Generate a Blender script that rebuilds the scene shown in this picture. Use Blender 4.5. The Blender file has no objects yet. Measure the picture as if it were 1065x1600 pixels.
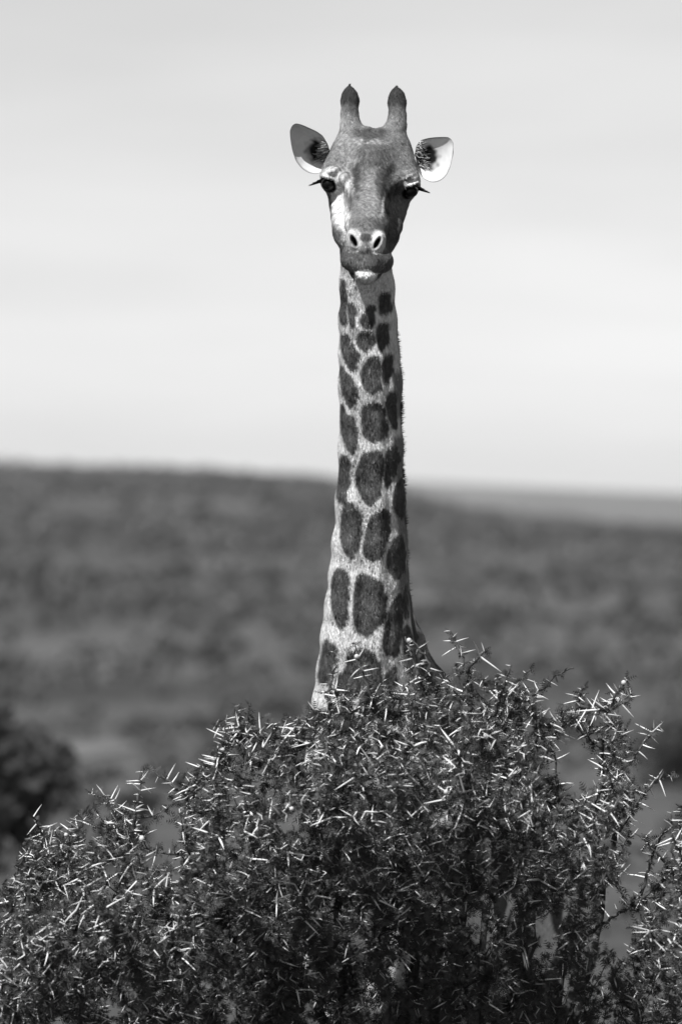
import bpy, math, random
import numpy as np
from mathutils import Vector

# ------------------------------------------------------------------ camera, sky, sun, exposure
sc = bpy.context.scene
col = sc.collection
LENS, DIST, CAMZ = 200.0, 17.78, 3.07        # telephoto, metres to the giraffe, eye height over its ground
K = 36.0 / 1600.0 / LENS                     # radians per photo pixel
cam_d = bpy.data.cameras.new('camera')
cam = bpy.data.objects.new('camera', cam_d)
col.objects.link(cam)
cam.location = (0, 0, CAMZ)
cam.rotation_euler = (math.radians(90), 0, 0)
cam_d.sensor_fit = 'VERTICAL'
cam_d.sensor_height = 36.0
cam_d.sensor_width = 24.0
cam_d.lens = LENS
cam_d.clip_start = 0.5
cam_d.clip_end = 60000
cam_d.dof.use_dof = True
cam_d.dof.focus_distance = DIST - 0.30
cam_d.dof.aperture_fstop = 3.0
sc.camera = cam

SUN_EL, SUN_LEFT = 51.0, 32.0                # elevation, degrees left of the view axis behind the camera
el, az = math.radians(SUN_EL), math.radians(SUN_LEFT)
to_sun = Vector((-math.sin(az) * math.cos(el), -math.cos(az) * math.cos(el), math.sin(el)))
world = bpy.data.worlds.new('World')
sc.world = world
world.use_nodes = True
wn, wl = world.node_tree.nodes, world.node_tree.links
wn.clear()
sky = wn.new('ShaderNodeTexSky')
sky.sky_type = 'NISHITA'
sky.sun_disc = False
sky.sun_elevation = el
sky.sun_rotation = math.atan2(to_sun.x, to_sun.y)
sky.air_density = 1.0
sky.dust_density = 0.3
bw = wn.new('ShaderNodeRGBToBW')             # black and white film
bg = wn.new('ShaderNodeBackground')
bg.inputs['Strength'].default_value = 0.079
wo = wn.new('ShaderNodeOutputWorld')
# thin high veil of cloud, long level streaks
wtc = wn.new('ShaderNodeTexCoord')
wmap = wn.new('ShaderNodeMapping')
wmap.inputs['Scale'].default_value = (9, 9, 55)
wno = wn.new('ShaderNodeTexNoise')
wno.inputs['Scale'].default_value = 1.0
wno.inputs['Detail'].default_value = 3.0
wmr = wn.new('ShaderNodeMapRange')
wmr.inputs['From Min'].default_value = 0.3
wmr.inputs['From Max'].default_value = 0.7
wmr.inputs['To Min'].default_value = 0.94
wmr.inputs['To Max'].default_value = 1.06
wmul = wn.new('ShaderNodeMath')
wmul.operation = 'MULTIPLY'
wl.new(wtc.outputs['Generated'], wmap.inputs['Vector'])
wl.new(wmap.outputs['Vector'], wno.inputs['Vector'])
wl.new(wno.outputs['Fac'], wmr.inputs['Value'])
wl.new(sky.outputs['Color'], bw.inputs['Color'])
wsep = wn.new('ShaderNodeSeparateColor')   # orange filter: part red record, part luminance
wmix = wn.new('ShaderNodeMath')
wmix.operation = 'MULTIPLY_ADD'
whalf = wn.new('ShaderNodeMath')
whalf.operation = 'MULTIPLY'
whalf.inputs[1].default_value = 0.98
wmix.inputs[1].default_value = 0.02
wl.new(sky.outputs['Color'], wsep.inputs['Color'])
wl.new(bw.outputs['Val'], whalf.inputs[0])
wl.new(wsep.outputs['Red'], wmix.inputs[0])
wl.new(whalf.outputs['Value'], wmix.inputs[2])
wl.new(wmix.outputs['Value'], wmul.inputs[0])
wl.new(wmr.outputs['Result'], wmul.inputs[1])
wl.new(wmul.outputs['Value'], bg.inputs['Color'])
wl.new(bg.outputs['Background'], wo.inputs['Surface'])

sun_d = bpy.data.lights.new('sun', 'SUN')
sun_d.energy = 5.0
sun_d.angle = math.radians(0.53)
sun = bpy.data.objects.new('sun', sun_d)
sun.rotation_euler = to_sun.to_track_quat('Z', 'Y').to_euler()
sun.location = (-20, -20, 40)
col.objects.link(sun)

sc.view_settings.view_transform = 'Standard'
sc.view_settings.look = 'None'
sc.view_settings.exposure = 0.5
sc.view_settings.gamma = 1.0
sc.view_settings.use_curve_mapping = False
sc.render.engine = 'CYCLES'
sc.cycles.use_denoising = True
sc.cycles.denoiser = 'OPENIMAGEDENOISE'
sc.cycles.max_bounces = 6
sc.cycles.volume_bounces = 1
sc.cycles.use_adaptive_sampling = False

rng = np.random.default_rng(11)
random.seed(5)


# ------------------------------------------------------------------ helpers
def pw(px, py, f=0.0):
    """photo pixel + metres in front of the giraffe plane -> world point"""
    d = DIST - f
    return np.array([(px - 532.5) * K * d, d, CAMZ - (py - 800.0) * K * d])


def to_px(P):
    d = P[:, 1]
    return 532.5 + P[:, 0] / (K * d), 800.0 - (P[:, 2] - CAMZ) / (K * d), DIST - d


def mesh_np(name, verts, faces, smooth=False):
    me = bpy.data.meshes.new(name)
    verts = np.ascontiguousarray(verts, dtype=np.float32)
    faces = np.ascontiguousarray(faces, dtype=np.int32)
    n, k = faces.shape
    me.vertices.add(len(verts))
    me.vertices.foreach_set('co', verts.ravel())
    me.loops.add(n * k)
    me.loops.foreach_set('vertex_index', faces.ravel())
    me.polygons.add(n)
    me.polygons.foreach_set('loop_start', np.arange(0, n * k, k, dtype=np.int32))
    me.polygons.foreach_set('loop_total', np.full(n, k, dtype=np.int32))
    if smooth:
        me.polygons.foreach_set('use_smooth', np.ones(n, dtype=bool))
    me.update(calc_edges=True)
    return me


def add_attr(me, name, vals):
    a = me.attributes.new(name, 'FLOAT', 'POINT')
    a.data.foreach_set('value', np.ascontiguousarray(vals, dtype=np.float32))


def link(name, me, mat=None, parent=None):
    o = bpy.data.objects.new(name, me)
    if me is not None and mat is not None and len(me.materials) == 0:
        me.materials.append(mat)
    col.objects.link(o)
    if parent is not None:
        o.parent = parent
        o.matrix_parent_inverse = parent.matrix_world.inverted()
    return o


def thing(name, label, cat, loc=(0, 0, 0), group=None):
    o = bpy.data.objects.new(name, None)
    o.location = loc
    o.empty_display_size = 0.2
    col.objects.link(o)
    bpy.context.view_layer.update()
    o['label'] = label
    o['category'] = cat
    if group:
        o['group'] = group
    return o


def sstep(a, b, x):
    t = np.clip((x - a) / (b - a), 0, 1)
    return t * t * (3 - 2 * t)


class Mat:
    def __init__(self, name, rough=0.85, spec=0.2):
        self.m = bpy.data.materials.new(name)
        self.m.use_nodes = True
        self.n, self.l = self.m.node_tree.nodes, self.m.node_tree.links
        self.n.clear()
        self.b = self.n.new('ShaderNodeBsdfPrincipled')
        self.o = self.n.new('ShaderNodeOutputMaterial')
        self.l.new(self.b.outputs['BSDF'], self.o.inputs['Surface'])
        self.b.inputs['Roughness'].default_value = rough
        self.b.inputs['Specular IOR Level'].default_value = spec

    def noise(self, scale, detail=4.0, vec='Object', stretch=(1, 1, 1), rough=0.55):
        tc = self.n.new('ShaderNodeTexCoord')
        mp = self.n.new('ShaderNodeMapping')
        mp.inputs['Scale'].default_value = stretch
        t = self.n.new('ShaderNodeTexNoise')
        t.inputs['Scale'].default_value = scale
        t.inputs['Detail'].default_value = detail
        t.inputs['Roughness'].default_value = rough
        self.l.new(tc.outputs[vec], mp.inputs['Vector'])
        self.l.new(mp.outputs['Vector'], t.inputs['Vector'])
        return t.outputs['Fac']

    def ramp(self, src, a, b, lo, hi):
        r = self.n.new('ShaderNodeMapRange')
        r.inputs['From Min'].default_value = a
        r.inputs['From Max'].default_value = b
        r.inputs['To Min'].default_value = lo
        r.inputs['To Max'].default_value = hi
        self.l.new(src, r.inputs['Value'])
        return r.outputs['Result']

    def math(self, op, a, b):
        m = self.n.new('ShaderNodeMath')
        m.operation = op
        for i, v in enumerate((a, b)):
            if isinstance(v, (int, float)):
                m.inputs[i].default_value = v
            else:
                self.l.new(v, m.inputs[i])
        return m.outputs['Value']

    def attr(self, name):
        a = self.n.new('ShaderNodeAttribute')
        a.attribute_name = name
        return a.outputs['Fac']

    def color(self, src):
        if isinstance(src, (int, float)):
            self.b.inputs['Base Color'].default_value = (src, src, src, 1)
        else:
            self.l.new(src, self.b.inputs['Base Color'])
        return self

    def bump(self, src, strength, dist):
        b = self.n.new('ShaderNodeBump')
        b.inputs['Strength'].default_value = strength
        b.inputs['Distance'].default_value = dist
        self.l.new(src, b.inputs['Height'])
        self.l.new(b.outputs['Normal'], self.b.inputs['Normal'])
        return self

    def translucent(self, amount):
        t = self.n.new('ShaderNodeBsdfTranslucent')
        mx = self.n.new('ShaderNodeMixShader')
        mx.inputs['Fac'].default_value = amount
        if self.b.inputs['Base Color'].is_linked:
            self.l.new(self.b.inputs['Base Color'].links[0].from_socket, t.inputs['Color'])
        else:
            t.inputs['Color'].default_value = self.b.inputs['Base Color'].default_value
        self.l.new(self.b.outputs['BSDF'], mx.inputs[1])
        self.l.new(t.outputs['BSDF'], mx.inputs[2])
        self.l.new(mx.outputs['Shader'], self.o.inputs['Surface'])
        return self


# ------------------------------------------------------------------ materials
def make_mats():
    M = {}
    m = Mat('coat', 0.9, 0.12)
    fine = m.noise(260, 3, stretch=(1, 1, 0.3))
    big = m.noise(22, 4)
    m.color(m.math('MULTIPLY', m.attr('tone'), m.math('MULTIPLY', m.ramp(fine, .3, .7, .68, 1.3), m.ramp(big, .3, .7, .92, 1.08))))
    m.bump(fine, 0.35, 0.003)
    M['coat'] = m.m
    m = Mat('coat_hair', 0.8, 0.15)
    m.color(m.attr('tone'))
    M['hair'] = m.m
    m = Mat('dark_hair', 0.75, 0.2)
    m.color(m.attr('tone'))
    M['mane'] = m.m
    m = Mat('ear_skin', 0.9, 0.1)
    m.color(m.attr('tone'))
    m.translucent(0.06)
    M['ear'] = m.m
    m = Mat('eyeball', 0.3, 0.15)
    m.color(0.006)
    M['eye'] = m.m
    m = Mat('eyelash', 0.7, 0.2)
    m.color(0.008)
    M['lash'] = m.m
    m = Mat('thorn_wood', 0.55, 0.35)
    n = m.noise(60, 2)
    m.color(m.ramp(n, .3, .7, .6, .8))
    M['thorn'] = m.m
    m = Mat('shaded_thorn', 0.6, 0.3)
    m.color(m.attr('tone'))
    M['shadethorn'] = m.m
    m = Mat('twig_bark', 0.9, 0.15)
    n = m.noise(90, 4)
    m.color(m.ramp(n, .3, .7, .025, .085)).bump(n, .5, .003)
    M['bark'] = m.m
    m = Mat('acacia_leaf', 0.6, 0.3)
    m.color(m.attr('tone'))
    m.translucent(0.15)
    M['leaf'] = m.m
    m = Mat('flower', 0.9, 0.1)
    n = m.noise(300, 2)
    m.color(m.ramp(n, .3, .7, .35, .6))
    M['flower'] = m.m
    m = Mat('dry_tuft', 0.9, 0.1)
    m.color(0.5)
    M['tuft'] = m.m
    m = Mat('ground_earth', 0.95, 0.1)
    a = m.noise(0.014, 6)
    b = m.noise(0.6, 5)
    c = m.noise(14.0, 4)
    m.color(m.math('MULTIPLY', m.ramp(a, .32, .68, .035, .105), m.math('MULTIPLY', m.ramp(b, .3, .7, .7, 1.3), m.ramp(c, .3, .7, .75, 1.25))))
    m.bump(c, .6, .03)
    M['ground'] = m.m
    m = Mat('pale_sand', 0.95, 0.1)
    b = m.noise(0.5, 5)
    m.color(m.ramp(b, .3, .7, .11, .16))
    M['sand'] = m.m
    m = Mat('far_grassland', 0.95, 0.1)
    b = m.noise(0.004, 6, stretch=(1, .35, 1))
    m.color(m.ramp(b, .3, .7, .07, .15))
    M['far'] = m.m
    m = Mat('scrub_leaf', 0.7, 0.2)
    m.color(m.attr('tone'))
    m.translucent(0.15)
    M['scrub'] = m.m
    return M


MT = make_mats()

# ------------------------------------------------------------------ terrain
def interp(x, pts):
    pts = np.asarray(pts, dtype=float)
    return np.interp(x, pts[:, 0], pts[:, 1])


def smooth_profile(x, pts):
    pts = np.asarray(pts, dtype=float)
    i = np.clip(np.searchsorted(pts[:, 0], x) - 1, 0, len(pts) - 2)
    t = np.clip((x - pts[i, 0]) / (pts[i + 1, 0] - pts[i, 0]), 0, 1)
    # Catmull-Rom in value only
    s = np.gradient(pts[:, 1], pts[:, 0])
    h = pts[i + 1, 0] - pts[i, 0]
    return ((2 * t**3 - 3 * t**2 + 1) * pts[i, 1] + (t**3 - 2 * t**2 + t) * h * s[i]
            + (-2 * t**3 + 3 * t**2) * pts[i + 1, 1] + (t**3 - t**2) * h * s[i + 1])


def wob(x, y, s, seed):
    r = np.random.default_rng(seed)
    v = np.zeros_like(x)
    for k in range(6):
        a = r.uniform(0, 6.28)
        w = r.uniform(.6, 1.6) / s
        v = v + np.sin((x * math.cos(a) + y * math.sin(a)) * w * 6.28 + r.uniform(0, 6.28))
    return v / 6


RIDGE = 1450.0


def ridge_z(x):
    px = 532.5 + x / (K * RIDGE)
    yy = interp(px, [(-3000, 700), (-400, 708), (0, 720), (300, 732), (480, 742), (600, 758), (700, 788), (800, 803), (950, 816), (1065, 826), (1500, 845), (4000, 860)])
    return CAMZ + (800 - yy) * K * RIDGE


def ground_z(x, y):
    x = np.asarray(x, float)
    y = np.asarray(y, float)
    near = smooth_profile(np.clip(y, -400, 460), [(-400, 1.5), (-60, 1.4), (0, 1.3), (17, 0.0), (40, .08), (60, -.3), (100, -1.77), (150, -3.5), (250, -6.5), (350, -8.7), (460, -10.5)])
    t = np.clip((y - 460) / (RIDGE - 460), 0, 1)
    rise = -10.5 + (ridge_z(x) + 10.5) * (0.85 * t + 0.15 * t * t)
    beyond = np.clip((y - RIDGE) / 900, 0, 1)
    rise = rise - beyond**1.3 * 55
    z = np.where(y < 460, near, rise)
    amp = sstep(40, 300, y) * 1.2 * (1 - 0.5 * sstep(900, 1450, y))
    # a shallow gully with a pale flank on the right slope
    g = np.exp(-((y - (760 + 2.2 * x)) / 70.0) ** 2) * sstep(-10, 40, x) * 3.0
    return z + amp * wob(x, y, 140, 3) + 0.03 * wob(x, y, 9, 4) * sstep(3, 12, np.abs(y - 17)) - g * (y > 300)


def sheet(name, xs, ys, zf, mat):
    X, Y = np.meshgrid(xs, ys, indexing='ij')
    Z = zf(X, Y)
    V = np.stack([X, Y, Z], -1).reshape(-1, 3)
    a = np.arange(len(xs) * len(ys)).reshape(len(xs), len(ys))
    F = np.stack([a[:-1, :-1], a[1:, :-1], a[1:, 1:], a[:-1, 1:]], -1).reshape(-1, 4)
    return link(name, mesh_np(name, V, F, True), mat)


def symspace(n, lo, hi, p):
    t = np.linspace(-1, 1, n)
    return np.sign(t) * (lo * np.abs(t) + (hi - lo) * np.abs(t) ** p)


ys = np.concatenate([np.linspace(-400, -20, 12), np.linspace(-15, 60, 60), np.linspace(63, 300, 60), np.linspace(308, 2350, 190)])
o = sheet('ground', symspace(161, 90, 2600, 4), ys, ground_z, MT['ground'])
o['kind'] = 'structure'


def far_z(x, y):
    t = np.clip((y - 2200) / (6200 - 2200), 0, 1)
    px = 532.5 + x / (K * 6200)
    yy = interp(px, [(-3000, 742), (0, 752), (500, 748), (640, 752), (800, 760), (1065, 772), (1600, 785), (5000, 790)])
    top = CAMZ + (800 - yy) * K * 6200
    z = -62 + (top + 62) * t ** 0.9
    z = z - np.clip((y - 6200) / 1800, 0, 1) * 60
    return z + 2.0 * wob(x, y, 900, 9) * (t > 0)


o = sheet('far_hills', symspace(121, 3000, 14000, 3), np.concatenate([np.linspace(2200, 6200, 80), np.linspace(6300, 8000, 6)]), far_z, MT['far'])
o['kind'] = 'structure'

# pale bare clearing on the flat beyond the bush
cx, cy = (132 - 532.5) * K * 150, 150.0
n = 28
ang = np.linspace(0, 2 * np.pi, n, endpoint=False)
rad = 1 + 0.18 * np.sin(3 * ang + 1) + 0.1 * np.sin(5 * ang)
rings = np.array([0.0, .2, .4, .6, .8, 1.0])
V, F = [], []
for r in rings:
    for a, q in zip(ang, rad):
        x = cx + math.cos(a) * q * r * 1.15
        y = cy + math.sin(a) * q * r * 24.0
        V.append((x, y, float(ground_z(x, y)) + 0.05))
for i in range(5):
    for j in range(n):
        F.append((i * n + j, i * n + (j + 1) % n, (i + 1) * n + (j + 1) % n, (i + 1) * n + j))
o = link('dirt_clearing', mesh_np('dirt_clearing', np.array(V), np.array(F), True), MT['sand'])
o['kind'] = 'structure'


# scrub covering the plain and hillside: too many and too blurred to count
def leaf_cards(centers, radii, per, size, r):
    """rough leaf faces on and inside ellipsoids"""
    n = len(centers)
    N = n * per
    dirs = r.normal(size=(N, 3))
    dirs /= np.linalg.norm(dirs, axis=1)[:, None]
    dirs[:, 2] = np.where(dirs[:, 2] < -0.5, -dirs[:, 2], dirs[:, 2])
    rad = r.uniform(.55, 1.12, N)
    idx = np.repeat(np.arange(n), per)
    lump = 1 + .25 * np.sin(dirs[:, 0] * 5 + idx) * np.cos(dirs[:, 2] * 4 + 2 * idx)
    P = centers[idx] + dirs * (rad * lump)[:, None] * radii[idx]
    a = r.normal(size=(N, 3))
    a /= np.linalg.norm(a, axis=1)[:, None]
    nn = dirs + .7 * r.normal(size=(N, 3))
    b = np.cross(nn, a)
    b /= np.linalg.norm(b, axis=1)[:, None] + 1e-9
    a = np.cross(b, nn)
    a /= np.linalg.norm(a, axis=1)[:, None] + 1e-9
    s = (size * radii[idx].mean(1) * r.uniform(.6, 1.4, N))[:, None]
    V = np.stack([P - a * s, P + b * s * .7, P + a * s, P - b * s * .7], 1).reshape(-1, 3)
    Fc = np.arange(N * 4).reshape(N, 4)
    return V, Fc, idx


r = np.random.default_rng(21)
N = 10500
d = 110 + (RIDGE + 60 - 110) * r.uniform(0, 1, N) ** 0.62
half = 0.0599 * d * 3.0 + 6
x = r.uniform(-1, 1, N) * half
clump = wob(x, d, 60, 31) + .8 * wob(x, d, 170, 33)
keep = r.uniform(-.55, .75, N) < clump + .25
# the clearing and the gully flank stay open
ne = 650
dn = 30 + 150 * r.uniform(0, 1, ne) ** .8
xn = r.uniform(-1, 1, ne) * (.0599 * dn * 2.6 + 1.5)
kn = wob(xn, dn, 7, 51) + .7 * wob(xn, dn, 19, 52) > -.12 + .0 * dn
x = np.concatenate([x[keep], xn[kn]])
d = np.concatenate([d[keep], dn[kn]])
keep = ~((np.abs(x - cx * d / 150) < 1.2) & (d > 95) & (d < 180))
keep &= ~((np.abs(d - (760 + 2.2 * x)) < 60) & (x > 5) & (r.uniform(0, 1, len(x)) < .85))
x, d = x[keep], d[keep]
n = len(x)
h = r.uniform(.8, 2.1, n) * np.where(r.uniform(0, 1, n) < .15, 1.5, 1) * np.interp(d, [30, 80, 110, 300, 600, 1150, 1400], [.14, .20, .24, .5, 1.0, .9, .4])
C = np.stack([x, d, ground_z(x, d) + h * .55], 1)
R = np.stack([h * r.uniform(.7, 1.3, n), h * r.uniform(.7, 1.3, n), h * .62], 1)
V, F, idx = leaf_cards(C, R, 24, .38, r)
me = mesh_np('hillside_scrub', V, F)
tone = r.uniform(.058, .10, n)
add_attr(me, 'tone', np.repeat(tone[idx] * r.uniform(.8, 1.2, len(idx)), 4))
o = link('hillside_scrub', me, MT['scrub'])
o['kind'] = 'stuff'
o['label'] = 'dark low scrub covering the blurred plain and hillside'
o['category'] = 'scrub'


def shrub(label, px, dist, h, w, seed, tone):
    x = (px - 532.5) * K * dist
    z = float(ground_z(x, dist))
    t = thing('shrub', label, 'shrub', (x, dist, z))
    r = np.random.default_rng(seed)
    V, F = [], []
    for k in range(5):
        a = k / 5 * 6.28 + r.uniform(-.4, .4)
        e = np.array([math.cos(a) * w * .45, math.sin(a) * w * .45, h * .7])
        s = len(V)
        for q in range(5):
            tt = q / 4
            c = e * np.array([tt, tt, tt ** .8])
            rr = .05 * (1 - .7 * tt)
            for j in range(6):
                b = j / 6 * 6.28
                V.append((x + c[0] + rr * math.cos(b), dist + c[1] + rr * math.sin(b), z - .05 + c[2]))
        for q in range(4):
            for j in range(6):
                F.append((s + q * 6 + j, s + q * 6 + (j + 1) % 6, s + q * 6 + 6 + (j + 1) % 6, s + q * 6 + 6 + j))
    link('trunk', mesh_np('trunk', np.array(V), np.array(F), True), MT['bark'], t)
    m = 26
    c = np.stack([x + r.normal(size=m) * w * .38, dist + r.normal(size=m) * w * .38, z + h * r.uniform(.2, .82, m)], 1)
    c[:, 2] -= (np.hypot(c[:, 0] - x, c[:, 1] - dist) / w) ** 2 * h * .35
    V, F, idx = leaf_cards(c, np.repeat(r.uniform(.16, .3, m)[:, None], 3, 1) * h, 170, .14, r)
    V[:, 2] = np.maximum(V[:, 2], z + .03)
    me = mesh_np('crown', V, F)
    add_attr(me, 'tone', np.repeat(r.uniform(.7, 1.3, len(idx)) * tone, 4))
    link('crown', me, MT['scrub'], t)


shrub('dark blurred rounded shrub beside the pale bare clearing', -15, 50, 1.6, .66, 41, .045)
shrub('small dark blurred shrub standing alone on the plain beyond the long thorny shoots', 1075, 92, .95, .7, 43, .03)
shrub('pale blurred shrub rising just behind a smaller dark one', 1040, 99, 1.5, .6, 44, .11)

# ------------------------------------------------------------------ implicit surface modelling
class Field:
    def __init__(self, xs, ys, zs):
        self.xs, self.ys, self.zs = [np.asarray(a, np.float32) for a in (xs, ys, zs)]
        self.V = np.full((len(xs), len(ys), len(zs)), 1.0, np.float32)

    def _box(self, lo, hi):
        s = []
        for a, l, h in zip((self.xs, self.ys, self.zs), lo, hi):
            i, j = np.searchsorted(a, l), np.searchsorted(a, h)
            s.append(slice(max(i - 1, 0), min(j + 1, len(a))))
        return tuple(s)

    def _grid(self, s):
        return (self.xs[s[0]][:, None, None], self.ys[s[1]][None, :, None], self.zs[s[2]][None, None, :])

    def _apply(self, s, d, k, sub):
        v = self.V[s]
        if sub:
            d = -d
            h = np.clip(0.5 - 0.5 * (v - d) / k, 0, 1)      # smooth max(v, -d)
            self.V[s] = v * (1 - h) + d * h + k * h * (1 - h)
        else:
            h = np.clip(0.5 + 0.5 * (v - d) / k, 0, 1)
            self.V[s] = v * (1 - h) + d * h - k * h * (1 - h)

    def ell(self, c, rad, k=.03, sub=False, rot=0.0):
        c = np.asarray(c, np.float32)
        rad = np.asarray(rad, np.float32)
        m = float(rad.max()) + k * 1.5 + .03
        s = self._box(c - m, c + m)
        X, Y, Z = self._grid(s)
        X, Y, Z = X - c[0], Y - c[1], Z - c[2]
        if rot:
            cr, sr = math.cos(rot), math.sin(rot)
            X, Z = X * cr + Z * sr, -X * sr + Z * cr
        k0 = np.sqrt((X / rad[0]) ** 2 + (Y / rad[1]) ** 2 + (Z / rad[2]) ** 2)
        k1 = np.sqrt((X / rad[0] ** 2) ** 2 + (Y / rad[1] ** 2) ** 2 + (Z / rad[2] ** 2) ** 2) + 1e-6
        self._apply(s, k0 * (k0 - 1) / k1, k, sub)

    def cone(self, a, b, ra, rb, k=.03):
        a = np.asarray(a, np.float32)
        b = np.asarray(b, np.float32)
        m = max(ra, rb) + k * 1.5 + .03
        s = self._box(np.minimum(a, b) - m, np.maximum(a, b) + m)
        X, Y, Z = self._grid(s)
        ab = b - a
        t = ((X - a[0]) * ab[0] + (Y - a[1]) * ab[1] + (Z - a[2]) * ab[2]) / float(ab @ ab)
        t = np.clip(t, 0, 1)
        d = np.sqrt((X - a[0] - t * ab[0]) ** 2 + (Y - a[1] - t * ab[1]) ** 2 + (Z - a[2] - t * ab[2]) ** 2)
        self._apply(s, d - (ra + t * (rb - ra)), k, False)

    def chain(self, pts, k=.03):
        for (a, ra), (b, rb) in zip(pts[:-1], pts[1:]):
            self.cone(a, b, ra, rb, k)

    def mesh(self):
        V = self.V
        I = V < 0
        c = np.zeros(tuple(n - 1 for n in V.shape), np.uint8)
        offs = [(i, j, k) for i in (0, 1) for j in (0, 1) for k in (0, 1)]
        nx, ny, nz = c.shape
        for i, j, k in offs:
            c += I[i:i + nx, j:j + ny, k:k + nz]
        act = np.argwhere((c > 0) & (c < 8))
        ids = np.full(c.shape, -1, np.int32)
        ids[act[:, 0], act[:, 1], act[:, 2]] = np.arange(len(act))
        P = np.zeros((len(act), 3), np.float64)
        W = np.zeros(len(act))
        G = (self.xs.astype(float), self.ys.astype(float), self.zs.astype(float))
        for e0 in offs:
            for ax in range(3):
                if e0[ax]:
                    continue
                e1 = list(e0)
                e1[ax] = 1
                A = act + np.array(e0)
                B = act + np.array(e1)
                va = V[A[:, 0], A[:, 1], A[:, 2]].astype(float)
                vb = V[B[:, 0], B[:, 1], B[:, 2]].astype(float)
                m = (va < 0) != (vb < 0)
                t = np.where(m, va / np.where(m, va - vb, 1), 0)
                pa = np.stack([G[q][A[:, q]] for q in range(3)], 1)
                pb = np.stack([G[q][B[:, q]] for q in range(3)], 1)
                P += (pa + (pb - pa) * t[:, None]) * m[:, None]
                W += m
        P /= W[:, None]
        faces = []
        for ax in range(3):
            a, b = (ax + 1) % 3, (ax + 2) % 3
            sl0, sl1 = [slice(None)] * 3, [slice(None)] * 3
            sl0[ax], sl1[ax] = slice(0, -1), slice(1, None)
            ch = I[tuple(sl0)] != I[tuple(sl1)]
            e = np.argwhere(ch)
            ok = (e[:, a] > 0) & (e[:, b] > 0) & (e[:, a] < V.shape[a] - 1) & (e[:, b] < V.shape[b] - 1)
            e = e[ok]
            q = []
            for da, db in ((-1, -1), (0, -1), (0, 0), (-1, 0)):
                cc = e.copy()
                cc[:, a] += da
                cc[:, b] += db
                q.append(ids[cc[:, 0], cc[:, 1], cc[:, 2]])
            q = np.stack(q, 1)
            flip = ~I[e[:, 0], e[:, 1], e[:, 2]]
            q[flip] = q[flip][:, ::-1]
            faces.append(q)
        return P, np.concatenate(faces)


# ------------------------------------------------------------------ giraffe
ROLL = math.radians(4.2)


def hp(u, v, f):
    """head frame (px right of the face axis, px down, metres forward) -> world"""
    w = v - 295
    return pw(577 + u * math.cos(ROLL) - w * math.sin(ROLL), 295 + u * math.sin(ROLL) + w * math.cos(ROLL), f)


def U(px, f=0.0):
    return px * K * (DIST - f)


zt, zm, zb = pw(0, 118)[2], pw(0, 462)[2], pw(0, 1175, -.5)[2]
HF = Field(np.arange(pw(462, 0)[0], pw(745, 0)[0], .0031),
           np.arange(DIST - .52, DIST + .98, .0042),
           np.concatenate([np.arange(zb, zm, .0048), np.arange(zm, zt, .0031)]))
# outline of the neck in the photo: row, left, right, depth of axis
NECK = [(415, 541, 608, -.075), (450, 535, 611, -.115), (500, 532, 614, -.14), (550, 532, 618, -.165), (600, 532, 622, -.19), (700, 531, 624, -.245),
        (780, 527, 628, -.29), (850, 521, 631, -.33), (900, 516, 633, -.36), (950, 510, 636, -.39), (1000, 503, 642, -.42), (1050, 497, 650, -.46),
        (1100, 491, 664, -.50), (1150, 485, 685, -.55), (1200, 478, 710, -.60), (1260, 470, 735, -.66)]
NK = np.array(NECK, float)
front = [(pw((l + rr) / 2, y, f), U((rr - l) / 2, f)) for y, l, rr, f in NECK]
leftc = [(pw(l + .58 * (rr - l) / 2, y, f + .10 * U(rr - l)), U(.58 * (rr - l) / 2, f)) for y, l, rr, f in NECK]
back = [(pw((l + rr) / 2 + .10 * (rr - l), y, f - .25 * U(rr - l)), U((rr - l) / 2 * .8, f)) for y, l, rr, f in NECK]


def neck_prims(fd):
    fd.chain([(c + np.array([.10 * q, .03 * q, 0]), q * .90) for c, q in front], .03)
    fd.chain(leftc, .03)
    fd.chain(back, .03)
    fd.chain([(pw(598, 930, -.45), .06), (pw(628, 1010, -.58), .066), (pw(652, 1085, -.74), .10), (pw(705, 1225, -1.0), .19)], .05)


neck_prims(HF)
# skull and face
HF.ell(hp(0, 250, -.06), (.112, .14, .088), .04)
HF.ell(hp(0, 264, .01), (.092, .12, .082), .04)
HF.cone(hp(0, 286, .05), hp(0, 367, .355), .080, .0500, .04)
for s in (-1, 1):
    HF.cone(hp(s * 33, 215, -.04), hp(s * 50, 272, .03), .040, .052, .05)   # temple running from horn to brow
for s in (-1, 1):
    HF.ell(hp(s * 55, 288, .045), (.043, .070, .038), .03)             # orbit
    HF.ell(hp(s * 60, 273, .078), (.032, .050, .015), .02, rot=-s * .35)  # brow
    HF.cone(hp(s * 35, 318, .02), hp(s * 27, 366, .15), .053, .050, .035)   # cheek and jaw angle
    HF.cone(hp(s * 25, 305, .17), hp(s * 21, 350, .315), .022, .018, .05)   # facial ridge
HF.cone(hp(0, 362, -.02), hp(3, 415, .26), .088, .056, .04)            # lower jaw
HF.cone(hp(0, 395, -.06), hp(0, 428, -.10), .076, .068, .03)           # throat
HF.ell(hp(0, 379, .365), (.062, .060, .042), .025)                     # nose end
HF.ell(hp(4, 407, .368), (.071, .064, .037), .022)
HF.ell(hp(4, 415, .372), (.050, .062, .033), .02)                     # upper lip
for s in (-1, 1):
    HF.ell(hp(4 + s * 28, 406, .350), (.026, .055, .031), .022)
    HF.ell(hp(s * 19, 377, .400), (.0215, .030, .034), .012, rot=-s * .32)
    HF.ell(hp(s * 19.5, 377, .440), (.0090, .030, .0240), .006, sub=True, rot=-s * .40)
    HF.ell(hp(s * 17.5, 379, .420), (.0045, .036, .0170), .004, sub=True, rot=-s * .45)
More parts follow.
